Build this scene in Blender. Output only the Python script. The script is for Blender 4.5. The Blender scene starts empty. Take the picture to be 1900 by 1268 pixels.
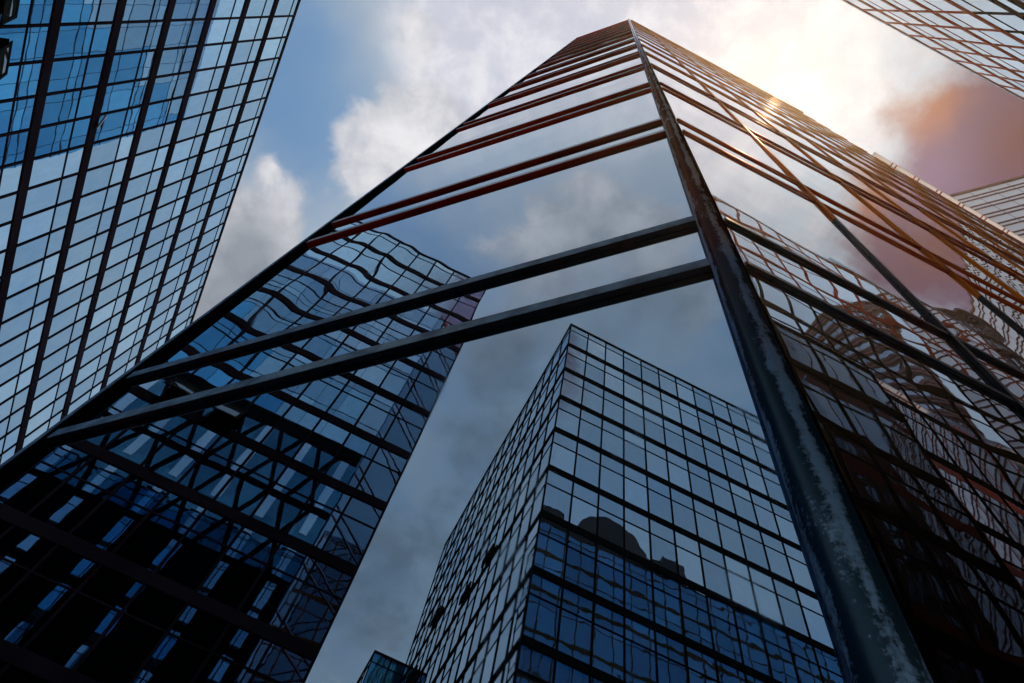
import bpy, bmesh, math, random
from mathutils import Vector, Matrix
random.seed(7)
sc = bpy.context.scene
COL = sc.collection
PI = math.pi

# ------------------------------------------------------------------ camera
# world frame: the camera stands at the origin 1.6 m above the plaza, +z is up
CAM_ROT = Matrix(((0.99081173, -0.05646656, 0.12289686),
                  (0.0, -0.90867563, -0.41750281),
                  (0.13524832, 0.41366669, -0.90032648)))
cam_d = bpy.data.cameras.new("camera")
cam_d.lens = 25.854
cam_d.sensor_width = 36
cam_d.clip_start = 0.05
cam_d.clip_end = 9000
cam = bpy.data.objects.new("camera", cam_d)
cam.matrix_world = CAM_ROT.to_4x4()
COL.objects.link(cam)
sc.camera = cam

sc.view_settings.view_transform = 'Standard'
sc.view_settings.look = 'None'
sc.view_settings.exposure = 0
sc.view_settings.gamma = 1
sc.cycles.max_bounces = 9
sc.cycles.glossy_bounces = 7
sc.cycles.diffuse_bounces = 3
sc.cycles.sample_clamp_indirect = 6
sc.cycles.caustics_reflective = False
sc.cycles.caustics_refractive = False

# ------------------------------------------------------------------ node helpers
class NT:
    def __init__(self, tree):
        self.t = tree; self.n = tree.nodes; self.l = tree.links
    def put(self, sock, v):
        if isinstance(v, bpy.types.NodeSocket): self.l.new(v, sock)
        elif isinstance(v, (tuple, list)) and sock.type == 'RGBA' and len(v) == 3: sock.default_value = (*v, 1)
        else: sock.default_value = v
    def math(self, op, a, b=0.0, c=0.0, clamp=False):
        n = self.n.new('ShaderNodeMath'); n.operation = op; n.use_clamp = clamp
        for s, v in zip(n.inputs, (a, b, c)): self.put(s, v)
        return n.outputs[0]
    def vec(self, op, a, b=None, scale=None):
        n = self.n.new('ShaderNodeVectorMath'); n.operation = op
        self.put(n.inputs[0], a)
        if b is not None: self.put(n.inputs[1], b)
        if scale is not None: self.put(n.inputs['Scale'], scale)
        return n.outputs['Value'] if op in ('LENGTH', 'DOT_PRODUCT', 'DISTANCE') else n.outputs[0]
    def noise(self, v, scale, detail=6, rough=.55, dist=0.0, dims='3D', w=None):
        n = self.n.new('ShaderNodeTexNoise'); n.noise_dimensions = dims
        self.put(n.inputs['Vector'], v); n.inputs['Scale'].default_value = scale
        n.inputs['Detail'].default_value = detail; n.inputs['Roughness'].default_value = rough
        n.inputs['Distortion'].default_value = dist
        return n.outputs[0]
    def mix(self, f, a, b, blend='MIX'):
        n = self.n.new('ShaderNodeMix'); n.data_type = 'RGBA'; n.blend_type = blend
        self.put(n.inputs[0], f); self.put(n.inputs[6], a); self.put(n.inputs[7], b)
        return n.outputs[2]
    def smooth(self, x, lo, hi, a=0.0, b=1.0):
        n = self.n.new('ShaderNodeMapRange'); n.interpolation_type = 'SMOOTHSTEP'
        self.put(n.inputs[0], x)
        for i, v in enumerate((lo, hi, a, b)): self.put(n.inputs[1 + i], v)
        return n.outputs[0]

# ------------------------------------------------------------------ sky
SUN_DIR = Vector((0.1927, 0.1065, 0.9755)).normalized()
world = bpy.data.worlds.new("World"); sc.world = world; world.use_nodes = True
W = NT(world.node_tree); W.n.clear()
sky = W.n.new('ShaderNodeTexSky'); sky.sky_type = 'NISHITA'; sky.sun_disc = False
sky.sun_elevation = math.asin(SUN_DIR.z); sky.sun_rotation = math.atan2(SUN_DIR.x, SUN_DIR.y)
sky.air_density = 1.0; sky.dust_density = 1.0; sky.ozone_density = 2.5
gen = W.n.new('ShaderNodeTexCoord').outputs['Generated']
dirn = W.vec('NORMALIZE', gen)
sep = W.n.new('ShaderNodeSeparateXYZ'); W.put(sep.inputs[0], dirn)
zc = W.math('MAXIMUM', sep.outputs[2], 0.07)
cmb = W.n.new('ShaderNodeCombineXYZ')
W.put(cmb.inputs[0], W.math('DIVIDE', sep.outputs[0], zc)); W.put(cmb.inputs[1], W.math('DIVIDE', sep.outputs[1], zc))
CL = cmb.outputs[0]                      # where the ray meets a flat cloud deck
warp = W.n.new('ShaderNodeTexNoise'); W.put(warp.inputs['Vector'], CL); warp.inputs['Scale'].default_value = 5; warp.inputs['Detail'].default_value = 3
CLW = W.vec('ADD', CL, W.vec('SCALE', W.vec('SUBTRACT', warp.outputs['Color'], (.5, .5, .5)), scale=.12))
def blob(x, y, r, a, v=None):
    d = W.vec('DISTANCE', v or CLW, (x, y, 0))
    q = W.math('DIVIDE', d, r); q = W.math('MULTIPLY', q, q)
    return W.math('MULTIPLY', W.math('EXPONENT', W.math('MULTIPLY', q, -1)), a)
def total(lst, v=None):
    s = None
    for b in lst:
        o = blob(*b, v=v); s = o if s is None else W.math('ADD', s, o)
    return s
fbm = W.noise(CL, 9, 9, .58, .25)
fbm2 = W.noise(W.vec('ADD', CL, (3.1, 1.7, .4)), 5, 7, .55, .3)
fine = W.noise(W.vec('ADD', CL, (.02, .035, 2.0)), 14, 8, .6, .2)
K = 10.0                                  # the background runs at strength 0.1
BLUE = W.mix(1.0, sky.outputs[0], (.92, 1.28, 1.32), 'MULTIPLY')
# thin veil, brightest around the sun
veil = total([(.12, .03, .20, 1.0), (.20, .10, .12, .5), (-.10, .02, .15, .6), (-.25, .03, .07, .55), (-.20, .10, .08, .5)], CL)
veil_a = W.smooth(W.math('ADD', veil, W.math('MULTIPLY', W.math('SUBTRACT', fbm2, .5), 1.1)), .1, .95)
holes = total([(-.43, .17, .13, .62), (-.40, .02, .10, .3), (-.39, -.095, .09, .25), (-.50, .08, .1, .3)], CL)
hz = W.smooth(W.math('ADD', W.math('SUBTRACT', .78, holes), W.math('MULTIPLY', W.math('SUBTRACT', W.noise(CL, 3.2, 6, .55, .3), .5), 1.6)), .0, 1.0)
BLUE = W.mix(hz, BLUE, (K*.40, K*.47, K*.55))
col = W.mix(veil_a, BLUE, W.mix(W.smooth(fine, .38, .66), (K*.60, K*.62, K*.72), (K*.80, K*.80, K*.86)))
# heaped clouds
heap = total([(-.27, .145, .062, .95), (-.345, .205, .06, .95), (-.25, .045, .05, .42), (-.53, .30, .085, .85), (-.47, .30, .06, .5), (-.512, .202, .022, .55),
              (-.62, .43, .15, 1.0), (-.20, .19, .07, .8),
              (-.171, -.184, .055, .9), (-.235, -.158, .045, .75), (-.312, -.171, .05, .75), (-.13, -.251, .06, .8), (-.25, -.24, .06, .5),
              (-.398, -.298, .09, .6), (-.5, -.42, .1, .6), (-.77, -.49, .1, .55), (-.17, -.36, .09, .8), (-1.0, -.57, .2, .6),
              (.34, .016, .06, .5), (.45, .02, .06, .5)])
grey = total([(-.53, .31, .07, .55), (-.64, .46, .13, .95), (-.53, .37, .07, .5), (-.398, -.298, .12, .75), (-.6, -.42, .2, .9), (-.17, -.37, .12, .7), (-.9, -.55, .3, .95), (-.2, -.2, .14, .35)], CL)
hx = W.math('ADD', heap, W.math('MULTIPLY', W.math('SUBTRACT', fbm, .5), 2.1))
heap_a = W.smooth(hx, W.math('SUBTRACT', .30, W.math('MULTIPLY', W.math('MINIMUM', grey, 1.0), .25)), W.math('ADD', .72, W.math('MULTIPLY', W.math('MINIMUM', grey, 1.0), .35)))
lit = W.smooth(W.math('ADD', W.math('MULTIPLY', fine, .75), W.math('MULTIPLY', hx, .22)), .36, .78)
greyc = W.math('MINIMUM', grey, 1.0)
hi = W.mix(greyc, (K*.90, K*.88, K*.90), (K*.29, K*.32, K*.37))
lo = W.mix(greyc, (K*.50, K*.52, K*.58), (K*.19, K*.22, K*.26))
col = W.mix(W.math('MULTIPLY', heap_a, .93), col, W.mix(lit, lo, hi))
# storm-dark, sunset-tinted bank on the right
bank = total([(.41, .135, .07, 1.0), (.49, .16, .08, 1.2), (.35, .105, .04, .45), (.43, .22, .08, 1.0), (.60, .22, .12, 1.2)], CLW)
bank_a = W.smooth(W.math('ADD', bank, W.math('MULTIPLY', W.math('SUBTRACT', W.noise(CL, 13, 8, .6, .2), .5), 1.6)), .15, 1.25)
bank_c = W.mix(W.smooth(W.math('ADD', blob(.365, .112, .06, 1.0, CL), W.math('MULTIPLY', W.math('SUBTRACT', fbm, .5), 1.2)), .1, 1.0), (K*.15, K*.085, K*.14), (K*.36, K*.145, K*.10))
bank_c = W.mix(blob(.40, .20, .06, .75, CL), bank_c, (K*.22, K*.15, K*.27))
bank_c = W.mix(blob(.50, .15, .05, .7, CL), bank_c, (K*.17, K*.062, K*.055))
col = W.mix(bank_a, col, bank_c)
# bright aureole where the sun lights the cloud from behind
aur = W.math('POWER', W.math('MAXIMUM', W.vec('DOT_PRODUCT', dirn, tuple(SUN_DIR)), 0.0), 120)
aur2 = W.math('POWER', W.math('MAXIMUM', W.vec('DOT_PRODUCT', dirn, tuple(SUN_DIR)), 0.0), 450)
au = W.mix(1.0, (K*.07, K*.05, K*.02), aur, 'MULTIPLY'); au2 = W.mix(1.0, (K*.12, K*.08, K*.02), aur2, 'MULTIPLY')
col = W.mix(1.0, W.mix(1.0, col, au, 'ADD'), au2, 'ADD')
bg = W.n.new('ShaderNodeBackground'); W.put(bg.inputs[0], col); bg.inputs[1].default_value = 0.1
out = W.n.new('ShaderNodeOutputWorld'); W.l.new(bg.outputs[0], out.inputs[0])

sun_d = bpy.data.lights.new("sun", 'SUN'); sun_d.energy = 5.0; sun_d.angle = math.radians(.5); sun_d.color = (1.0, .72, .42)
sun = bpy.data.objects.new("sun", sun_d); sun.rotation_euler = (SUN_DIR + Vector((.009, -.0185, 0))).to_track_quat('Z', 'Y').to_euler(); COL.objects.link(sun)

# ------------------------------------------------------------------ materials
def mat(name):
    m = bpy.data.materials.new(name); m.use_nodes = True
    N = NT(m.node_tree); p = m.node_tree.nodes['Principled BSDF']
    return m, N, p
def paint(name, base, rough=.4, metal=0.0, var=.35, scale=3.0, glow=None, glow_amt=.5, coat=0.0, spec=.35):
    m, N, p = mat(name)
    co = N.n.new('ShaderNodeTexCoord').outputs['Object']
    a = N.noise(co, scale, 6, .6)
    dark = tuple(c*(1-var) for c in base); lite = tuple(min(1, c*(1+var)) for c in base)
    c = N.mix(N.smooth(a, .3, .7), dark, lite)
    if glow:  # patches of red sun glow mixed into the paint
        r = N.noise(N.vec('MULTIPLY', co, (1, 1, .35)), scale*.6, 8, .65, .4)
        c = N.mix(N.math('MULTIPLY', N.smooth(r, .5, .62), glow_amt), c, glow)
    N.put(p.inputs['Base Color'], c)
    N.put(p.inputs['Roughness'], N.math('ADD', rough, N.math('MULTIPLY', N.math('SUBTRACT', N.noise(co, scale*4, 4), .5), .25)))
    p.inputs['Metallic'].default_value = metal
    p.inputs['Coat Weight'].default_value = coat; p.inputs['Specular IOR Level'].default_value = spec
    return m
def glow_metal(name, base, edge, rough=.45):  # frame metal whose tint carries the orange sun glow
    m, N, p = mat(name)
    co = N.n.new('ShaderNodeTexCoord').outputs['Object']
    a = N.noise(co, 1.5, 6, .6)
    N.put(p.inputs['Base Color'], N.mix(N.smooth(a, .3, .7), tuple(c*.8 for c in base), base))
    p.inputs['Metallic'].default_value = .9; p.inputs['Specular Tint'].default_value = (*edge, 1)
    N.put(p.inputs['Roughness'], N.math('ADD', rough, N.math('MULTIPLY', N.math('SUBTRACT', N.noise(co, 6, 4), .5), .25)))
    return m
def glass(name, base, metal, wav=0.0, wscale=.8, streak=.3, rough=.012, tint=(1, 1, 1), wav2=0.0, wscale2=3.0):
    """mirror-coated curtain-wall glass, opaque behind the coating"""
    m, N, p = mat(name)
    co = N.n.new('ShaderNodeTexCoord').outputs['Object']
    att = N.n.new('ShaderNodeAttribute'); att.attribute_name = 'pane'
    s = N.noise(N.vec('MULTIPLY', co, (1, 1, .4)), 2.2, 6, .62, .3)
    c = N.mix(N.math('MULTIPLY', N.smooth(s, .35, .75), streak), base, tuple(min(1, x*1.12 + .03) for x in base))
    c = N.mix(1.0, c, N.mix(att.outputs['Fac'], (.72, .76, .8), (1.15, 1.12, 1.1)), 'MULTIPLY')
    N.put(p.inputs['Base Color'], c)
    p.inputs['Metallic'].default_value = metal
    p.inputs['Specular Tint'].default_value = (*tint, 1)
    N.put(p.inputs['Roughness'], N.math('MULTIPLY', N.smooth(s, .45, .85), rough*4))
    if wav:
        b = N.n.new('ShaderNodeBump'); b.inputs['Strength'].default_value = 1.0; b.inputs['Distance'].default_value = wav
        N.put(b.inputs['Height'], N.noise(co, wscale, 1.5, .4))
        last = b.outputs[0]
        if wav2:
            b2 = N.n.new('ShaderNodeBump'); b2.inputs['Strength'].default_value = 1.0; b2.inputs['Distance'].default_value = wav2
            N.put(b2.inputs['Height'], N.noise(N.vec('ADD', co, N.vec('SCALE', (1, 1, 1), scale=att.outputs['Fac'])), wscale2, 1.0, .4)); N.l.new(last, b2.inputs['Normal'])
            last = b2.outputs[0]
        N.l.new(last, p.inputs['Normal'])
    return m
M = {}
M['glass_main'] = glass('mirror_glass_flat', (.38, .50, .60), 1.0, .0012, .5, .15)
M['glass_main_wavy'] = glass('mirror_glass_wavy', (.42, .51, .60), 1.0, .017, .28, .15)
M['glass_right'] = glass('mirror_glass_right', (.40, .45, .52), 1.0, .010, .5, .15)
M['glass_left'] = glass('blue_mirror_glass', (.46, .66, .80), 1.0, .003, .6, .6)
M['glass_center'] = glass('grey_mirror_glass', (.66, .76, .84), .95, .004, .6, .4, wav2=.003, wscale2=.9)
M['glass_pale'] = glass('pale_mirror_glass', (.82, .85, .90), .95, .002, .6, .3)
M['glass_dark'] = glass('dark_glass', (.05, .09, .14), .9, .006, .6, .4)
M['glass_blue'] = glass('deep_blue_glass', (.06, .32, .60), .6, .008, .6, .5)
M['steel_frame_blue'] = paint('blue_frame', (.03, .10, .20), .4, .2, .2, 1.0)
M['glass_side_dark'] = glass('side_dark_glass', (.10, .26, .36), .9, .006, .5, .4)
M['glass_side_mid'] = glass('side_mid_glass', (.64, .82, .94), .97, .006, .5, .4)
M['glass_side'] = glass('side_blue_glass', (.17, .58, .90), .85, .006, .5, .4)
M['steel_black'] = paint('black_steel', (.004, .006, .012), .7, .0, .4, 2.0, spec=.0)
M['steel_navy'] = paint('navy_steel', (.004, .013, .035), .3, .0, .5, 2.5, glow=(.06, .004, .003), glow_amt=.4, spec=.08)  # red patches imitate faint sun glow on the lowest ledges
M['patina'] = paint('blue_grey_patina', (.16, .36, .86), .4, .0, .5, 3.5, spec=.03)  # sky light on front faces, put into the base colour
M['patina_pale'] = paint('lilac_patina', (.42, .40, .52), .35, .2, .3, 3.5, spec=.5)  # pale sky reflection of the upper fronts, as base colour
M['steel_maroon'] = paint('maroon_steel', (.30, .012, .005), .4, .0, .35, 1.2, spec=.05)  # weaker painted glow between the dark and the red storeys
M['steel_rust'] = glow_metal('copper_red_metal', (.42, .07, .015), (.75, .15, .04))  # deeper red share of the glow, as metal tint
M['steel_red'] = paint('red_oxide_steel', (.78, .045, .005), .4, .0, .25, 1.2, spec=.05)  # red sun glow painted into the upper frames
M['steel_orange'] = glow_metal('copper_orange_metal', (.70, .20, .025), (1.0, .36, .05))  # orange glow nearest the sun, as metal tint
M['steel_rtower'] = glow_metal('copper_brown_metal', (.62, .13, .04), (.75, .2, .07))  # sun glow tinted into the right tower's upper frames
M['steel_blackred'] = paint('black_maroon_frame', (.010, .010, .022), .7, .0, .4, .12, spec=.0)
M['pale_metal'] = paint('pale_edge_metal', (.45, .50, .58), .3, .6, .2, 3.0)
M['white_panel'] = paint('white_panel', (.78, .79, .82), .45, .0, .1, .5)
def frosted():
    m, N, p = mat('frosted_canopy_panel'); t = N.n.new('ShaderNodeBsdfTranslucent'); t.inputs[0].default_value = (.62, .62, .68, 1)
    N.l.new(t.outputs[0], m.node_tree.nodes['Material Output'].inputs[0]); return m
M['frosted'] = frosted()
M['concrete'] = paint('dark_roof_concrete', (.10, .10, .11), .8, .0, .3, .6)
M['core'] = paint('dark_core', (.01, .012, .016), .7, .0, .3, .6)
def column_mat():
    m, N, p = mat('weathered_column_cladding')
    co = N.n.new('ShaderNodeTexCoord').outputs['Object']
    st = N.noise(N.vec('MULTIPLY', co, (1, 1, .16)), 9, 8, .66, .3)
    fl = N.noise(co, 34, 6, .7)
    big = N.noise(N.vec('MULTIPLY', co, (1, 1, .15)), 4.5, 5, .6)
    nrm = N.n.new('ShaderNodeNewGeometry').outputs['Normal']
    side = N.vec('DOT_PRODUCT', nrm, (-.896, .443, 0))       # two painted highlight streaks down the shaft, either side of its street face
    nz = N.math('ADD', N.math('MULTIPLY', N.math('SUBTRACT', st, .5), 3.4), N.math('MULTIPLY', N.math('SUBTRACT', fl, .5), 1.8))
    def streak(at, w):
        q = N.math('DIVIDE', N.math('SUBTRACT', side, at), w); return N.math('EXPONENT', N.math('MULTIPLY', N.math('MULTIPLY', q, q), -1))
    k = N.smooth(N.math('ADD', N.math('ADD', streak(.74, .22), streak(-.36, .26)), nz), .35, 1.05)
    zz = N.n.new('ShaderNodeSeparateXYZ'); N.put(zz.inputs[0], co)
    up = N.smooth(N.math('ADD', zz.outputs[2], N.math('MULTIPLY', big, 7)), 7.5, 13)   # turns red-brown and lilac higher up the shaft
    dark = N.mix(up, (.006, .040, .11), (.20, .045, .02))
    N.put(p.inputs['Base Color'], N.mix(k, dark, N.mix(up, (.15, .36, .82), (.66, .62, .76))))  # pale streak tone stands for sky reflected in the shaft
    N.put(p.inputs['Roughness'], N.math('ADD', .22, N.math('MULTIPLY', k, .3)))
    p.inputs['Metallic'].default_value = .6; p.inputs['Coat Weight'].default_value = .04; p.inputs['Coat Roughness'].default_value = .3; p.inputs['Specular Tint'].default_value = (.6, .75, 1, 1)
    b = N.n.new('ShaderNodeBump'); b.inputs['Strength'].default_value = .35; b.inputs['Distance'].default_value = .004
    N.put(b.inputs['Height'], N.noise(co, 22, 7, .7)); N.l.new(b.outputs[0], p.inputs['Normal'])
    return m
M['column'] = column_mat()
def ground_mat(name, a, b, s):
    m, N, p = mat(name)
    co = N.n.new('ShaderNodeTexCoord').outputs['Object']
    N.put(p.inputs['Base Color'], N.mix(N.noise(co, s, 8, .6), a, b)); p.inputs['Roughness'].default_value = .85
    return m
M['paving'] = ground_mat('granite_paving', (.23, .245, .28), (.33, .345, .385), 1.5)
M['asphalt'] = ground_mat('asphalt', (.035, .035, .037), (.065, .065, .066), 4)
M['road_paint'] = ground_mat('road_paint', (.7, .7, .68), (.82, .82, .8), 6)

# ------------------------------------------------------------------ object helpers
GROUND = -1.6
def v2(deg): return Vector((math.cos(math.radians(deg)), math.sin(math.radians(deg))))
class Face:
    """a vertical facade: origin on plan, direction along it, outward normal"""
    def __init__(self, o, u, out): self.o = Vector(o); self.u = Vector(u).normalized(); self.w = Vector(out).normalized()
    def p(self, u, z, d):
        q = self.o + self.u*u + self.w*d
        return (q.x, q.y, z)
def fbox(bm, F, u0, u1, z0, z1, d0, d1):
    vs = [bm.verts.new(F.p(u, z, d)) for z in (z0, z1) for (u, d) in ((u0, d0), (u1, d0), (u1, d1), (u0, d1))]
    for q in ((0, 1, 2, 3), (4, 5, 6, 7), (0, 1, 5, 4), (1, 2, 6, 5), (2, 3, 7, 6), (3, 0, 4, 7)):
        bm.faces.new([vs[i] for i in q])
def pane(bm, lay, F, u0, u1, z0, z1, d=0.0, tilt=0.0):
    a, b = random.uniform(-tilt, tilt), random.uniform(-tilt, tilt)
    hu, hz = (u1-u0)/2, (z1-z0)/2
    vs = [bm.verts.new(F.p(u, z, d + su*a*hu + sz*b*hz)) for (u, z, su, sz) in
          ((u0, z0, -1, -1), (u1, z0, 1, -1), (u1, z1, 1, 1), (u0, z1, -1, 1))]
    f = bm.faces.new(vs)
    r = random.random()
    for l in f.loops: l[lay] = (r, r, r, 1)
def link(name, bm, m, parent=None, smooth=False):
    bmesh.ops.recalc_face_normals(bm, faces=bm.faces)
    me = bpy.data.meshes.new(name); bm.to_mesh(me); bm.free()
    me.materials.append(m)
    if smooth:
        for p in me.polygons: p.use_smooth = True
    o = bpy.data.objects.new(name, me); COL.objects.link(o)
    if parent: o.parent = parent
    return o
def new():
    bm = bmesh.new(); lay = bm.loops.layers.color.new('pane'); return bm, lay
def pane_obj(name, F, rects, m, parent, d=0.0, tilt=0.0):
    bm, lay = new()
    for r in rects: pane(bm, lay, F, *r, d=d, tilt=tilt)
    me = bpy.data.meshes.new(name)
    for f in bm.faces:                       # glass faces look outward
        if f.calc_center_median() is not None:
            f.normal_update()
            if f.normal.x*F.w.x + f.normal.y*F.w.y < 0: f.normal_flip()
    bm.to_mesh(me); bm.free(); me.materials.append(m)
    o = bpy.data.objects.new(name, me); COL.objects.link(o); o.parent = parent
    return o
def thing(name, label, cat, group=None):
    o = bpy.data.objects.new(name, None); COL.objects.link(o)
    o.empty_display_size = .5
    o['label'] = label; o['category'] = cat
    if group: o['group'] = group
    return o
def boxes(name, F, lst, m, parent, bevel=0.0):
    bm = bmesh.new()
    for b in lst: fbox(bm, F, *b)
    if bevel: bmesh.ops.bevel(bm, geom=list(bm.edges), offset=bevel, segments=1, affect='EDGES')
    return link(name, bm, m, parent)
def prism(name, pts, z0, z1, m, parent):
    bm = bmesh.new()
    lo_ = [bm.verts.new((x, y, z0)) for x, y in pts]; hi_ = [bm.verts.new((x, y, z1)) for x, y in pts]
    bm.faces.new(lo_); bm.faces.new(hi_)
    for i in range(len(pts)):
        j = (i+1) % len(pts); bm.faces.new((lo_[i], lo_[j], hi_[j], hi_[i]))
    return link(name, bm, m, parent)
def inset_pts(*pts): return [tuple(p) for p in pts]

# ------------------------------------------------------------------ ground
def sheet(name, x0, x1, y0, y1, z, m, rot=0.0, at=(0, 0)):
    bm = bmesh.new()
    vs = [bm.verts.new((x, y, 0)) for x, y in ((x0, y0), (x1, y0), (x1, y1), (x0, y1))]; bm.faces.new(vs)
    o = link(name, bm, m); o.location = (at[0], at[1], z); o.rotation_euler.z = rot; o['kind'] = 'structure'
    return o
sheet('ground', -1500, 1500, -1500, 1500, GROUND, M['paving'])
A_R = math.radians(25.617)
sheet('road', -120, 160, -7.2, -2.4, GROUND+.004, M['asphalt'], A_R)

# ------------------------------------------------------------------ main chamfered tower
C = Vector((1.08757, 1.96209)); uL = v2(161.363); nL = Vector((.319574, .947562))
uR = v2(25.617); nR = Vector((.432354, -.901704))
LW = 7.36; TOP = 106.6
FL = Face(C, uL, -nL)
FR = Face(C, uR, nR)
uT = v2(116.8); FT = Face(C + uL*LW, uT, Vector((-math.sin(math.radians(116.8)), math.cos(math.radians(116.8)))))
RW, TW = 26.2, 37.0
Z1, PITCH, GAP = 6.0, 7.16, 1.40
tower = thing('glass_tower', 'tall mirror-glass tower with red ledges and a round column up its corner', 'tower')
in_ = .06
pA = C - (-nL)*in_ - nR*in_*0
core_pts = [tuple(C + nL*in_*1.1 + uR*.05), tuple(C + uR*(RW-.05) - nR*in_), tuple(C + uR*(RW-.05) - nR*22), tuple(FT.o + uT*TW - FT.w*22), tuple(FT.o + uT*TW - FT.w*in_), tuple(FT.o - FT.w*in_ + uT*.05)]
prism('core', core_pts, GROUND, TOP-.3, M['core'], tower)
zs = []
k = -1
while Z1 + PITCH*k + GAP < TOP - 1.5:
    zs.append((Z1 + PITCH*k, Z1 + PITCH*k + GAP)); k += 1
TH = .17
nb = int(RW/2.72)
for i, (za, zb) in enumerate(zs):
    lo_z = zs[i][0]; nxt = zs[i+1][0] if i+1 < len(zs) else TOP-.4
    if i == 0: lo_z = GROUND + .3
    storey = i
    gm = M['glass_main'] if i in (0,) else M['glass_main_wavy']
    # window band above the lower ledge, then above the upper ledge
    for a, b, q in ((za+TH/2, zb+TH/2, 0), (zb+TH/2, nxt+TH/2, 1)):
        mL = M['glass_main'] if (i == 0) else (M['glass_main_wavy'] if i < 3 else M['glass_right'])
        pane_obj('window_band', FL, [(.0, LW, a, b)], mL, tower)
        pane_obj('window_band', FR, [(2.72*j, min(2.72*(j+1), RW), a, b) for j in range(nb+1)], M['glass_right'], tower, tilt=.0012)
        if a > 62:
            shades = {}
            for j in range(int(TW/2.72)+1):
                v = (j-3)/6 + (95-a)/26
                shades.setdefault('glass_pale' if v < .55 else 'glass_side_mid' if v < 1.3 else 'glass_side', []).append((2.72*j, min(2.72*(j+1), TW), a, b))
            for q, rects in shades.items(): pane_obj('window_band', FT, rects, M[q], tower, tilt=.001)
    if i == 0: pane_obj('window_band', FL, [(0, LW, GROUND, za+TH/2)], M['glass_main'], tower)
    for z in (za, zb):
        mm = M['steel_navy'] if i <= 1 else (M['steel_maroon'] if i <= 2 else M['steel_red'])  # painted glow reddens the ledges storey by storey
        mr = M['steel_navy'] if i <= 1 else (M['steel_rust'] if i <= 4 else M['steel_orange'])  # same painted glow, turning orange towards the top
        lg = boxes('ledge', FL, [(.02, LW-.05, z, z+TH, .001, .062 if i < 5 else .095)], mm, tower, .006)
        boxes('ledge_face', FL, [(.02, LW-.05, z+.004, z+TH*1.02, .0625 if i < 5 else .0955, .068 if i < 5 else .10)], M['patina'] if i <= 1 else M['patina_pale'], lg)  # added thin plate carries the painted sky light of the front
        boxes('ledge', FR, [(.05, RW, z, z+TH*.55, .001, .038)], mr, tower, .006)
        if z > 65: boxes('ledge', FT, [(.12, TW, z, z+.1, .001, .04)], M['steel_frame_blue'], tower)
for j in range(1, nb+1):
    mu = boxes('mullion', FR, [(2.72*j-.04, 2.72*j+.04, 12.0, TOP-.4, .0015, .045)], M['steel_orange'], tower, .006)
    boxes('mullion_foot', FR, [(2.72*j-.04, 2.72*j+.04, GROUND, 11.99, .0015, .045)], M['steel_navy'], mu, .006)  # mullion is split where its painted orange glow ends
# the side turned to the left tower: dark cladding with slit windows low down, glass above
slit = 4.4; ns = int(TW/slit)
pane_obj('slit_window', FT, [(slit*j+1.0, slit*j+1.85, GROUND+13.4*q, GROUND+13.4*q+12.6) for j in range(ns+1) for q in range(5)], M['glass_pale'], tower, d=.06, tilt=.0006)
boxes('cladding', FT, [(.12, TW, GROUND, 46.0, -.05, .05)], M['steel_black'], tower)
pane_obj('window_band', FT, [(2.2*j+.1, 2.2*(j+1)+.1, 46+3.3*q, 49.3+3.3*q) for j in range(16) for q in range(6)], M['glass_side_dark'], tower, d=.02, tilt=.004)
def bar(name, F, a, b, w, d0, d1, m, parent):
    (ua, za), (ub, zb) = a, b; L = math.hypot(ub-ua, zb-za); nx, nz = -(zb-za)/L*w/2, (ub-ua)/L*w/2
    bm = bmesh.new(); vs = [bm.verts.new(F.p(u, z, d)) for d in (d0, d1) for u, z in ((ua+nx, za+nz), (ub+nx, zb+nz), (ub-nx, zb-nz), (ua-nx, za-nz))]
    for q in ((0, 1, 2, 3), (4, 5, 6, 7), (0, 1, 5, 4), (1, 2, 6, 5), (2, 3, 7, 6), (3, 0, 4, 7)): bm.faces.new([vs[i] for i in q])
    return link(name, bm, m, parent)
for j in range(ns):
    for q, (a_, b_) in enumerate(((0, 1), (1, 0))):
        for h in range(2):
            bar('brace', FT, (slit*j+2.0+2.9*a_, 46+9.6*h), (slit*j+2.0+2.9*b_, 55.6+9.6*h), .45, .03+.04*q, .066+.04*q, M['steel_black'], tower)
boxes('side_band', FT, [(.12, TW, 45.6, 46.4, .051, .12)], M['steel_black'], tower)
boxes('side_band', FT, [(.12, TW, 55.2, 56.0, .121, .16)], M['steel_black'], tower)
boxes('side_band', FT, [(.12, TW, 64.2, 66.4, .051, .14)], M['steel_black'], tower)
for j in range(1, int(TW/2.72)+1):
    boxes('mullion', FT, [(2.72*j-.02, 2.72*j+.02, 64.3, TOP-.4, .0015, .03)], M['steel_frame_blue'], tower)
boxes('edge_frame', FL, [(LW-.05, LW+.05, GROUND, TOP, -.05, .09)], M['steel_black'], tower, .01)
boxes('edge_trim', FL, [(LW-.02, LW+.052, GROUND, TOP, .091, .10)], M['patina'], tower)  # blue highlight of the frame edge, painted on a strip
boxes('parapet', FL, [(.02, LW-.052, TOP-.45, TOP, -.2, .14)], M['steel_red'], tower)
boxes('parapet', FR, [(.12, RW, TOP-.45, TOP, -.2, .14)], M['steel_orange'], tower)
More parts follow.
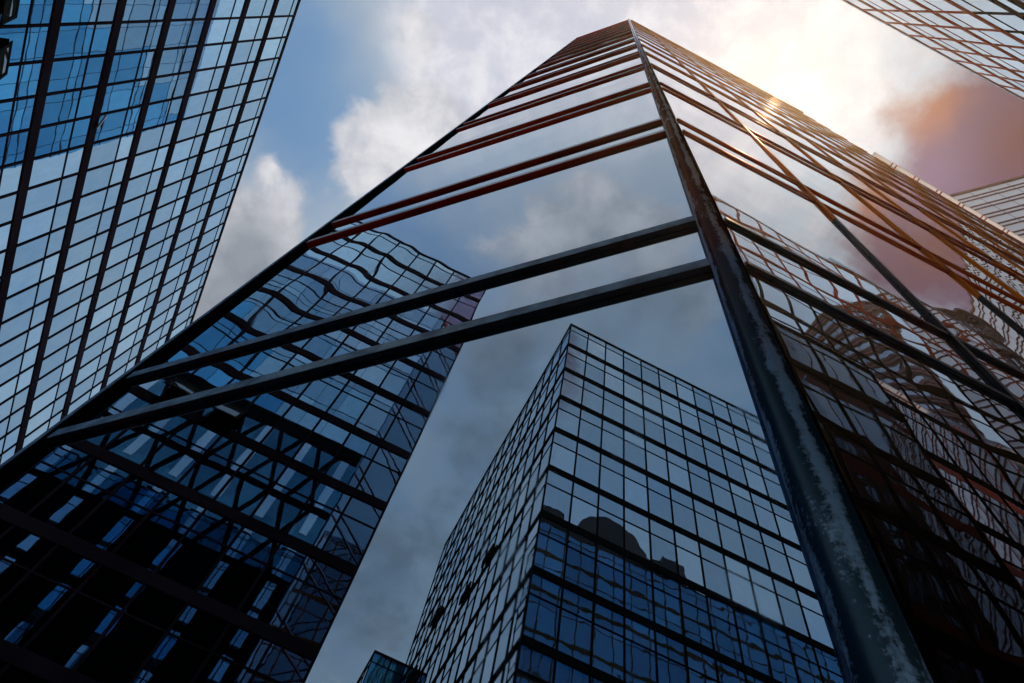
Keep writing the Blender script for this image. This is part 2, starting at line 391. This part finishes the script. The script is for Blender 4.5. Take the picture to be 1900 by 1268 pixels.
# the round corner column, its joints and the dark return behind it
CX, CY, CR = 2.1*math.cos(1.112), 2.1*math.sin(1.112), .112
def tube(name, x, y, z0, z1, r, m, parent, n=40, caps=True):
    bm = bmesh.new()
    bmesh.ops.create_cone(bm, cap_ends=caps, segments=n, radius1=r, radius2=r, depth=z1-z0, matrix=Matrix.Translation((x, y, (z0+z1)/2)))
    return link(name, bm, m, parent, True)
colobj = tube('column', CX, CY, GROUND, TOP+.2, CR, M['column'], tower)
for (za, zb) in zs:
    for z in (za, zb) if za > 8 else (): tube('column_joint', CX, CY, z-.02, z+.03, CR+.0025, M['column'], tower, caps=False)
Fc = Face(C, uL, -nL)
boxes('corner_return', Fc, [(-.02, .19, GROUND, TOP-.1, -.02, .05)], M['steel_black'], tower)

# ------------------------------------------------------------------ gridded curtain-wall buildings
def grid(F, length, top, parent, gm, fm, first=4.9, pitch=5.42, thin=2.0, bay=2.07, z_end=GROUND, thick=.42, start=0.0, depth=.06, toprow=1.35, mw=.055, tw=.05, tilt=.0015, low=None):
    nbay = max(1, round(length/bay)); bay = length/nbay
    us = [start + bay*i for i in range(nbay+1)]
    lv = []; z = top - first
    while z > z_end + pitch*.6: lv.append(z); z -= pitch
    lv.append(z_end)
    prev = top
    for i, z in enumerate(lv):
        hi_z = prev
        t = (hi_z - toprow) if i == 0 else hi_z - thin
        rects = [(us[j], us[j+1], max(t, z), hi_z) for j in range(nbay)] + [(us[j], us[j+1], z, t) for j in range(nbay)]
        pane_obj('window_band', F, rects, gm, parent, tilt=tilt)
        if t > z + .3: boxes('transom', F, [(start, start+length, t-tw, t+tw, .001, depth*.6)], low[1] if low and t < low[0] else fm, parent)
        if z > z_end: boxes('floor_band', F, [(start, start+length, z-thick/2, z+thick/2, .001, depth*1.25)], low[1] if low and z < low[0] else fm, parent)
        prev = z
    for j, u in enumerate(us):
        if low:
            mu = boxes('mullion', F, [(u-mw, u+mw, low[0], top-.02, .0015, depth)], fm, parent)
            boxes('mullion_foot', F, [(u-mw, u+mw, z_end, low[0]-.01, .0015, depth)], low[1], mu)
        else: boxes('mullion', F, [(u-mw, u+mw, z_end, top-.02, .0015, depth)], fm, parent)
    boxes('parapet', F, [(start-.05, start+length+.05, top-.12, top+.15, -.3, depth*1.4)], fm, parent)

def block(F, length, depth, z1, parent, m='core', start=0.0):
    e = .05
    a = F.o + F.u*(start+e) - F.w*e; b = F.o + F.u*(start+length-e) - F.w*e
    prism('core', [tuple(a), tuple(b), tuple(b - F.w*(depth-2*e)), tuple(a - F.w*(depth-2*e))], GROUND, z1-.2, M[m], parent)

mW = v2(27.2)                             # outward normal of the street front on the left
uD = v2(117.2)
# left tower, seen directly and again in the mirror front
lt = thing('office_tower', 'blue glass office tower with dark grid frames filling the upper left corner', 'tower')
F = Face((-24.55, -9.9), uD, mW)
grid(F, 84, 71.3, lt, M['glass_left'], M['steel_blackred'], toprow=1.2, thick=.72, mw=.07)
F2 = Face(F.o, -mW, -uD)
grid(F2, 30, 71.3, lt, M['glass_pale'], M['steel_blackred'])
block(F, 84, 30, 71.3, lt)
F = Face((-24.55, -9.9), uD, mW)
bar('bracket', F, (18.5, 45.6), (19.3, 44.9), .09, .1, .2, M['pale_metal'], lt)  # short pale dash on the facade
for (u0, u1, z0, z1) in ((10.0, 11.8, 34.4, 36.3), (13.0, 14.8, 34.6, 36.3)):      # two top-hung windows pushed open
    t_ = [(F.p(u, z, d)) for (u, z, d) in ((u0, z1, .06), (u1, z1, .06), (u1, z0, .75), (u0, z0, .75))]
    bm = bmesh.new()
    outer = [Vector(q) for q in t_]; cen = sum(outer, Vector())/4; inner = [cen + (q-cen)*.78 for q in outer]
    off = Vector((F.w.x, F.w.y, .3)).normalized()*.06
    A_ = [bm.verts.new(q) for q in outer]; B_ = [bm.verts.new(q) for q in inner]; C_ = [bm.verts.new(q+off) for q in outer]; D_ = [bm.verts.new(q+off) for q in inner]
    for i in range(4):
        j = (i+1) % 4
        for q in ((A_[i], A_[j], B_[j], B_[i]), (C_[i], C_[j], D_[j], D_[i]), (A_[i], A_[j], C_[j], C_[i]), (B_[i], B_[j], D_[j], D_[i])): bm.faces.new(q)
    ow = link('open_window', bm, M['steel_black'], lt)
    bm, lay = new(); bm.faces.new([bm.verts.new(q+off*.5) for q in inner]); link('pane', bm, M['glass_dark'], ow)

# the tower across the street that shows in the mirror front
ct = thing('office_tower', 'grey gridded office tower mirrored in the tower front at the lower middle', 'tower')
F = Face((-20.12, -18.4), -uD, mW)
grid(F, 46, 71.9, ct, M['glass_center'], M['steel_black'], toprow=1.3, tilt=.001, thick=.6)
F2 = Face(F.o, -mW, uD)
grid(F2, 34.6, 71.9, ct, M['glass_pale'], M['steel_black'], toprow=1.3, tilt=.001)
block(F, 46, 34.5, 71.9, ct)

for u0, u1, z in ((9.9, 12.0, 46.4), (14.4, 16.5, 46.2), (24.4, 26.8, 52.2), (27.0, 30.4, 47.0)):
    boxes('vent', F2, [(u0, u1, z-.45, z+.45, .08, .22)], M['steel_black'], ct)
st = thing('office_block', 'small blue glass block peeping out at the bottom edge beside the mirrored grey tower', 'building')
F = Face((-55.4, -33.0), -uD, mW)
grid(F, 14, 56, st, M['glass_blue'], M['steel_black'], toprow=1.3)
F2 = Face(F.o, -mW, uD)
grid(F2, 14, 56, st, M['glass_pale'], M['steel_black'], toprow=1.3)
block(F, 14, 14, 56, st)

# right tower across the narrow street
HR = 68.0
rt = thing('office_tower', 'pale glass office tower with red-brown diagonal-looking grid in the upper right corner', 'tower')
OR = nR*7.82 + uR*(-4.0)
F = Face(OR, uR, -nR)
grid(F, 47, HR, rt, M['glass_pale'], M['steel_rtower'], toprow=.6, bay=2.11, depth=.03, first=4.2, thick=.62, mw=.10, tw=.08, low=(47, M['steel_black']))  # painted glow stops at the low level, frames below are black
boxes('roof_trim', F, [(-.05, 47.05, HR-.25, HR+.3, .045, .055)], M['pale_metal'], rt)
F2 = Face(OR, nR, -uR)
grid(F2, 58, HR, rt, M['glass_blue'], M['steel_black'], toprow=1.2)
block(F, 47, 58, HR, rt)
# arched, stepped crown over its end wall
def arch(parent, F, u, z, rad, d0, d1, m, n=24):
    bm = bmesh.new(); ring = []
    for i in range(n+1):
        a = PI*i/n
        ring.append([bm.verts.new(F.p(u - math.cos(a)*rr, z + math.sin(a)*rr, d)) for rr, d in ((rad, d1), (rad, d0))])
    for i in range(n):
        bm.faces.new((ring[i][0], ring[i+1][0], ring[i+1][1], ring[i][1]))
    bm.faces.new([r[0] for r in ring]); bm.faces.new([r[1] for r in reversed(ring)])
    return link('crown', bm, m, parent)
boxes('crown_step', F2, [(9, 24, HR+.2, HR+2.4, -8, -.2)], M['steel_navy'], rt)
boxes('crown_step', F2, [(7, 10, HR+.2, HR+3.6, -6, -.1), (23, 26, HR+.2, HR+3.6, -6, -.1)], M['steel_navy'], rt)
arch(rt, F2, 16.5, HR+2.0, 4.6, -8, -.4, M['steel_navy'])

dk = thing('office_block', 'low black glass block mirrored as a dark mass in the lower right of the tower', 'building')
F = Face(OR + uR*.05 - nR*.6, uR, -nR)
grid(F, 24.4, 37, dk, M['glass_dark'], M['steel_black'], toprow=1.3, thick=.7)
prism('core', [tuple(F.o + F.u*.05 - F.w*.05), tuple(F.o + F.u*24.35 - F.w*.05), tuple(F.o + F.u*24.35 - F.w*.5), tuple(F.o + F.u*.05 - F.w*.5)], GROUND, 36.9, M['core'], dk)
# ------------------------------------------------------------------ wing beyond the main tower
wg = thing('office_wing', 'lower wing with a pale ribbed canopy edge, past the right end of the main tower', 'building')
uW = v2(27.3); nW = Vector((uW.y, -uW.x))
F = Face(uR*27.0 + nR*(-1.30), uW, nW); WT = 72.5; WL = 34.0
block(F, WL, 5.5, WT-.6, wg)
wz = [WT-.8, WT-13, WT-14.4, WT-27, WT-28.4, WT-41, WT-42.4, GROUND]
for i in range(0, 7, 2):
    pane_obj('window_band', F, [(2.5*j, 2.5*(j+1), wz[i+1], wz[i]) for j in range(13)], M['glass_pale'], wg, tilt=.001)
    if i: boxes('floor_band', F, [(0, WL, wz[i], wz[i-1], .001, .03)], M['steel_red'], wg)
for j in range(1, 13):
    boxes('mullion', F, [(2.5*j-.05, 2.5*j+.05, GROUND, WT-.8, .0015, .03)], M['steel_red'], wg)
ev = boxes('eave', F, [(-.3, WL, WT-.12, WT, .0, .36)], M['frosted'], wg)
boxes('eave_edge', F, [(-.3, WL, WT-.16, WT+.05, .361, .38)], M['pale_metal'], ev)
boxes('wall_head', F, [(-.1, WL, WT-.8, WT-.36, -.05, .05)], M['steel_red'], wg)
for j in range(13):
    for q in (-.22, .22): boxes('eave_rib', F, [(1.9+2.5*j+q-.05, 1.9+2.5*j+q+.05, WT-.20, WT-.121, .051, .36)], M['steel_red'], ev)

# ------------------------------------------------------------------ round ribbed tower down the street
def round_tower(name, label, cx, cy, r, top, pitch, m_wall, m_rib, gap=.9, bays=64, rows=24, rw=.11, fw=.05):
    t = thing(name, label, 'tower')
    def ring(bm, rr, z0, z1, n=96):
        a = [bm.verts.new((cx+rr*math.cos(2*PI*i/n), cy+rr*math.sin(2*PI*i/n), z0)) for i in range(n)]
        b = [bm.verts.new((cx+rr*math.cos(2*PI*i/n), cy+rr*math.sin(2*PI*i/n), z1)) for i in range(n)]
        for i in range(n): bm.faces.new((a[i], a[(i+1) % n], b[(i+1) % n], b[i]))
        return a, b
    bm = bmesh.new(); a, b = ring(bm, r, GROUND, top); bm.faces.new(b); link('wall', bm, m_wall, t)
    z = top - 1.0; i = 0
    while z > GROUND + 3 and i < rows:
        bm = bmesh.new()
        for dz in (0, -gap):
            a, b = ring(bm, r+.22, z+dz-rw, z+dz+rw); c_, d_ = ring(bm, r-.02, z+dz-rw, z+dz+rw)
            for q in range(96):
                bm.faces.new((a[q], a[(q+1) % 96], c_[(q+1) % 96], c_[q])); bm.faces.new((b[q], b[(q+1) % 96], d_[(q+1) % 96], d_[q]))
        link('ribbon', bm, m_rib, t)
        z -= pitch; i += 1
    bm = bmesh.new()
    for i in range(bays):
        an = 2*PI*i/bays; F_ = Face((cx+r*math.cos(an), cy+r*math.sin(an)), (-math.sin(an), math.cos(an)), (math.cos(an), math.sin(an)))
        fbox(bm, F_, -fw, fw, GROUND, top-.3, .002, .09)
    link('fin', bm, m_rib, t)['kind'] = 'stuff'
    bm = bmesh.new(); a, b = ring(bm, r+.3, top, top+.6); c_, d_ = ring(bm, r-.3, top, top+.6)
    for q in range(96): bm.faces.new((b[q], b[(q+1) % 96], d_[(q+1) % 96], d_[q])); bm.faces.new((a[q], a[(q+1) % 96], c_[(q+1) % 96], c_[q]))
    link('parapet', bm, m_rib, t)
    return t
M['round_wall'] = glass('round_tower_glass', (.55, .58, .64), .8, .004, .5, .2)
M['rib'] = paint('dark_rib', (.16, .06, .07), .5, 0, .3, .4, spec=.1)
M['pale_wall'] = paint('pale_cladding', (.80, .80, .86), .5, 0, .06, .15, spec=.3)
sb = thing('office_block', 'pale slatted block with thin paired dark lines at the far right edge', 'building')
uS = v2(-18.8); nS = Vector((-.322, -.947))
F = Face(Vector((56.8, 25.3)) - uS*5.3, uS, nS); SL, SH = 46.0, 120.0
prism('wall', [tuple(F.p(u, 0, d)[:2]) for u, d in ((0, 0), (SL, 0), (SL, -28), (33, -28))], GROUND, SH, M['pale_wall'], sb)
z = SH - 2.4
while z > 30:
    boxes('slat', F, [(-.02, SL+.02, z-.11, z+.11, .001, .16)], M['rib'], sb)
    boxes('slat', F, [(-.02, SL+.02, z-1.5, z-1.3, .001, .16)], M['rib'], sb)
    z -= 4.3
bm = bmesh.new()
for j in range(1, 19): fbox(bm, F, 2.45*j-.02, 2.45*j+.02, GROUND, SH-.6, .002, .03)
link('panel_joints', bm, M['rib'], sb)
boxes('parapet', F, [(-.1, SL+.1, SH-.1, SH+.5, -.4, .3)], M['rib'], sb)
round_tower('round_tower', 'round tower with arched ribbons mirrored in the right face near the right edge', 52.8, 8.2, 7.0, 82, 4.6, M['round_wall'], M['rib'])
ot = round_tower('ornate_tower', 'dark ornate tower with stepped crown reflected at the right edge of the upper right tower', 46.6, 33.4, 7.0, 112, 3.4, M['round_wall'], M['rib'], rows=30, bays=28, rw=.3)
for q, (rr, zz_) in enumerate(((5.5, 115), (3.8, 118), (2.0, 121.5))):
    tube('crown_tier', 46.6, 33.4, (112, 115, 118)[q], zz_, rr, M['rib'], ot)

# ------------------------------------------------------------------ sunlit air
hz_bm = bmesh.new(); bmesh.ops.create_cube(hz_bm, size=1, matrix=Matrix.Translation((0, 0, 62)) @ Matrix.Diagonal((3100, 3100, 130, 1)))
hm = bpy.data.materials.new('sunlit_haze'); hm.use_nodes = True; hn = hm.node_tree; hn.nodes.clear()
pv = hn.nodes.new('ShaderNodeVolumePrincipled'); pv.inputs['Color'].default_value = (1, .93, .84, 1); pv.inputs['Density'].default_value = .000135; pv.inputs['Anisotropy'].default_value = .84
ho = hn.nodes.new('ShaderNodeOutputMaterial'); hn.links.new(pv.outputs[0], ho.inputs['Volume'])
haze = link('haze', hz_bm, hm); haze['kind'] = 'stuff'
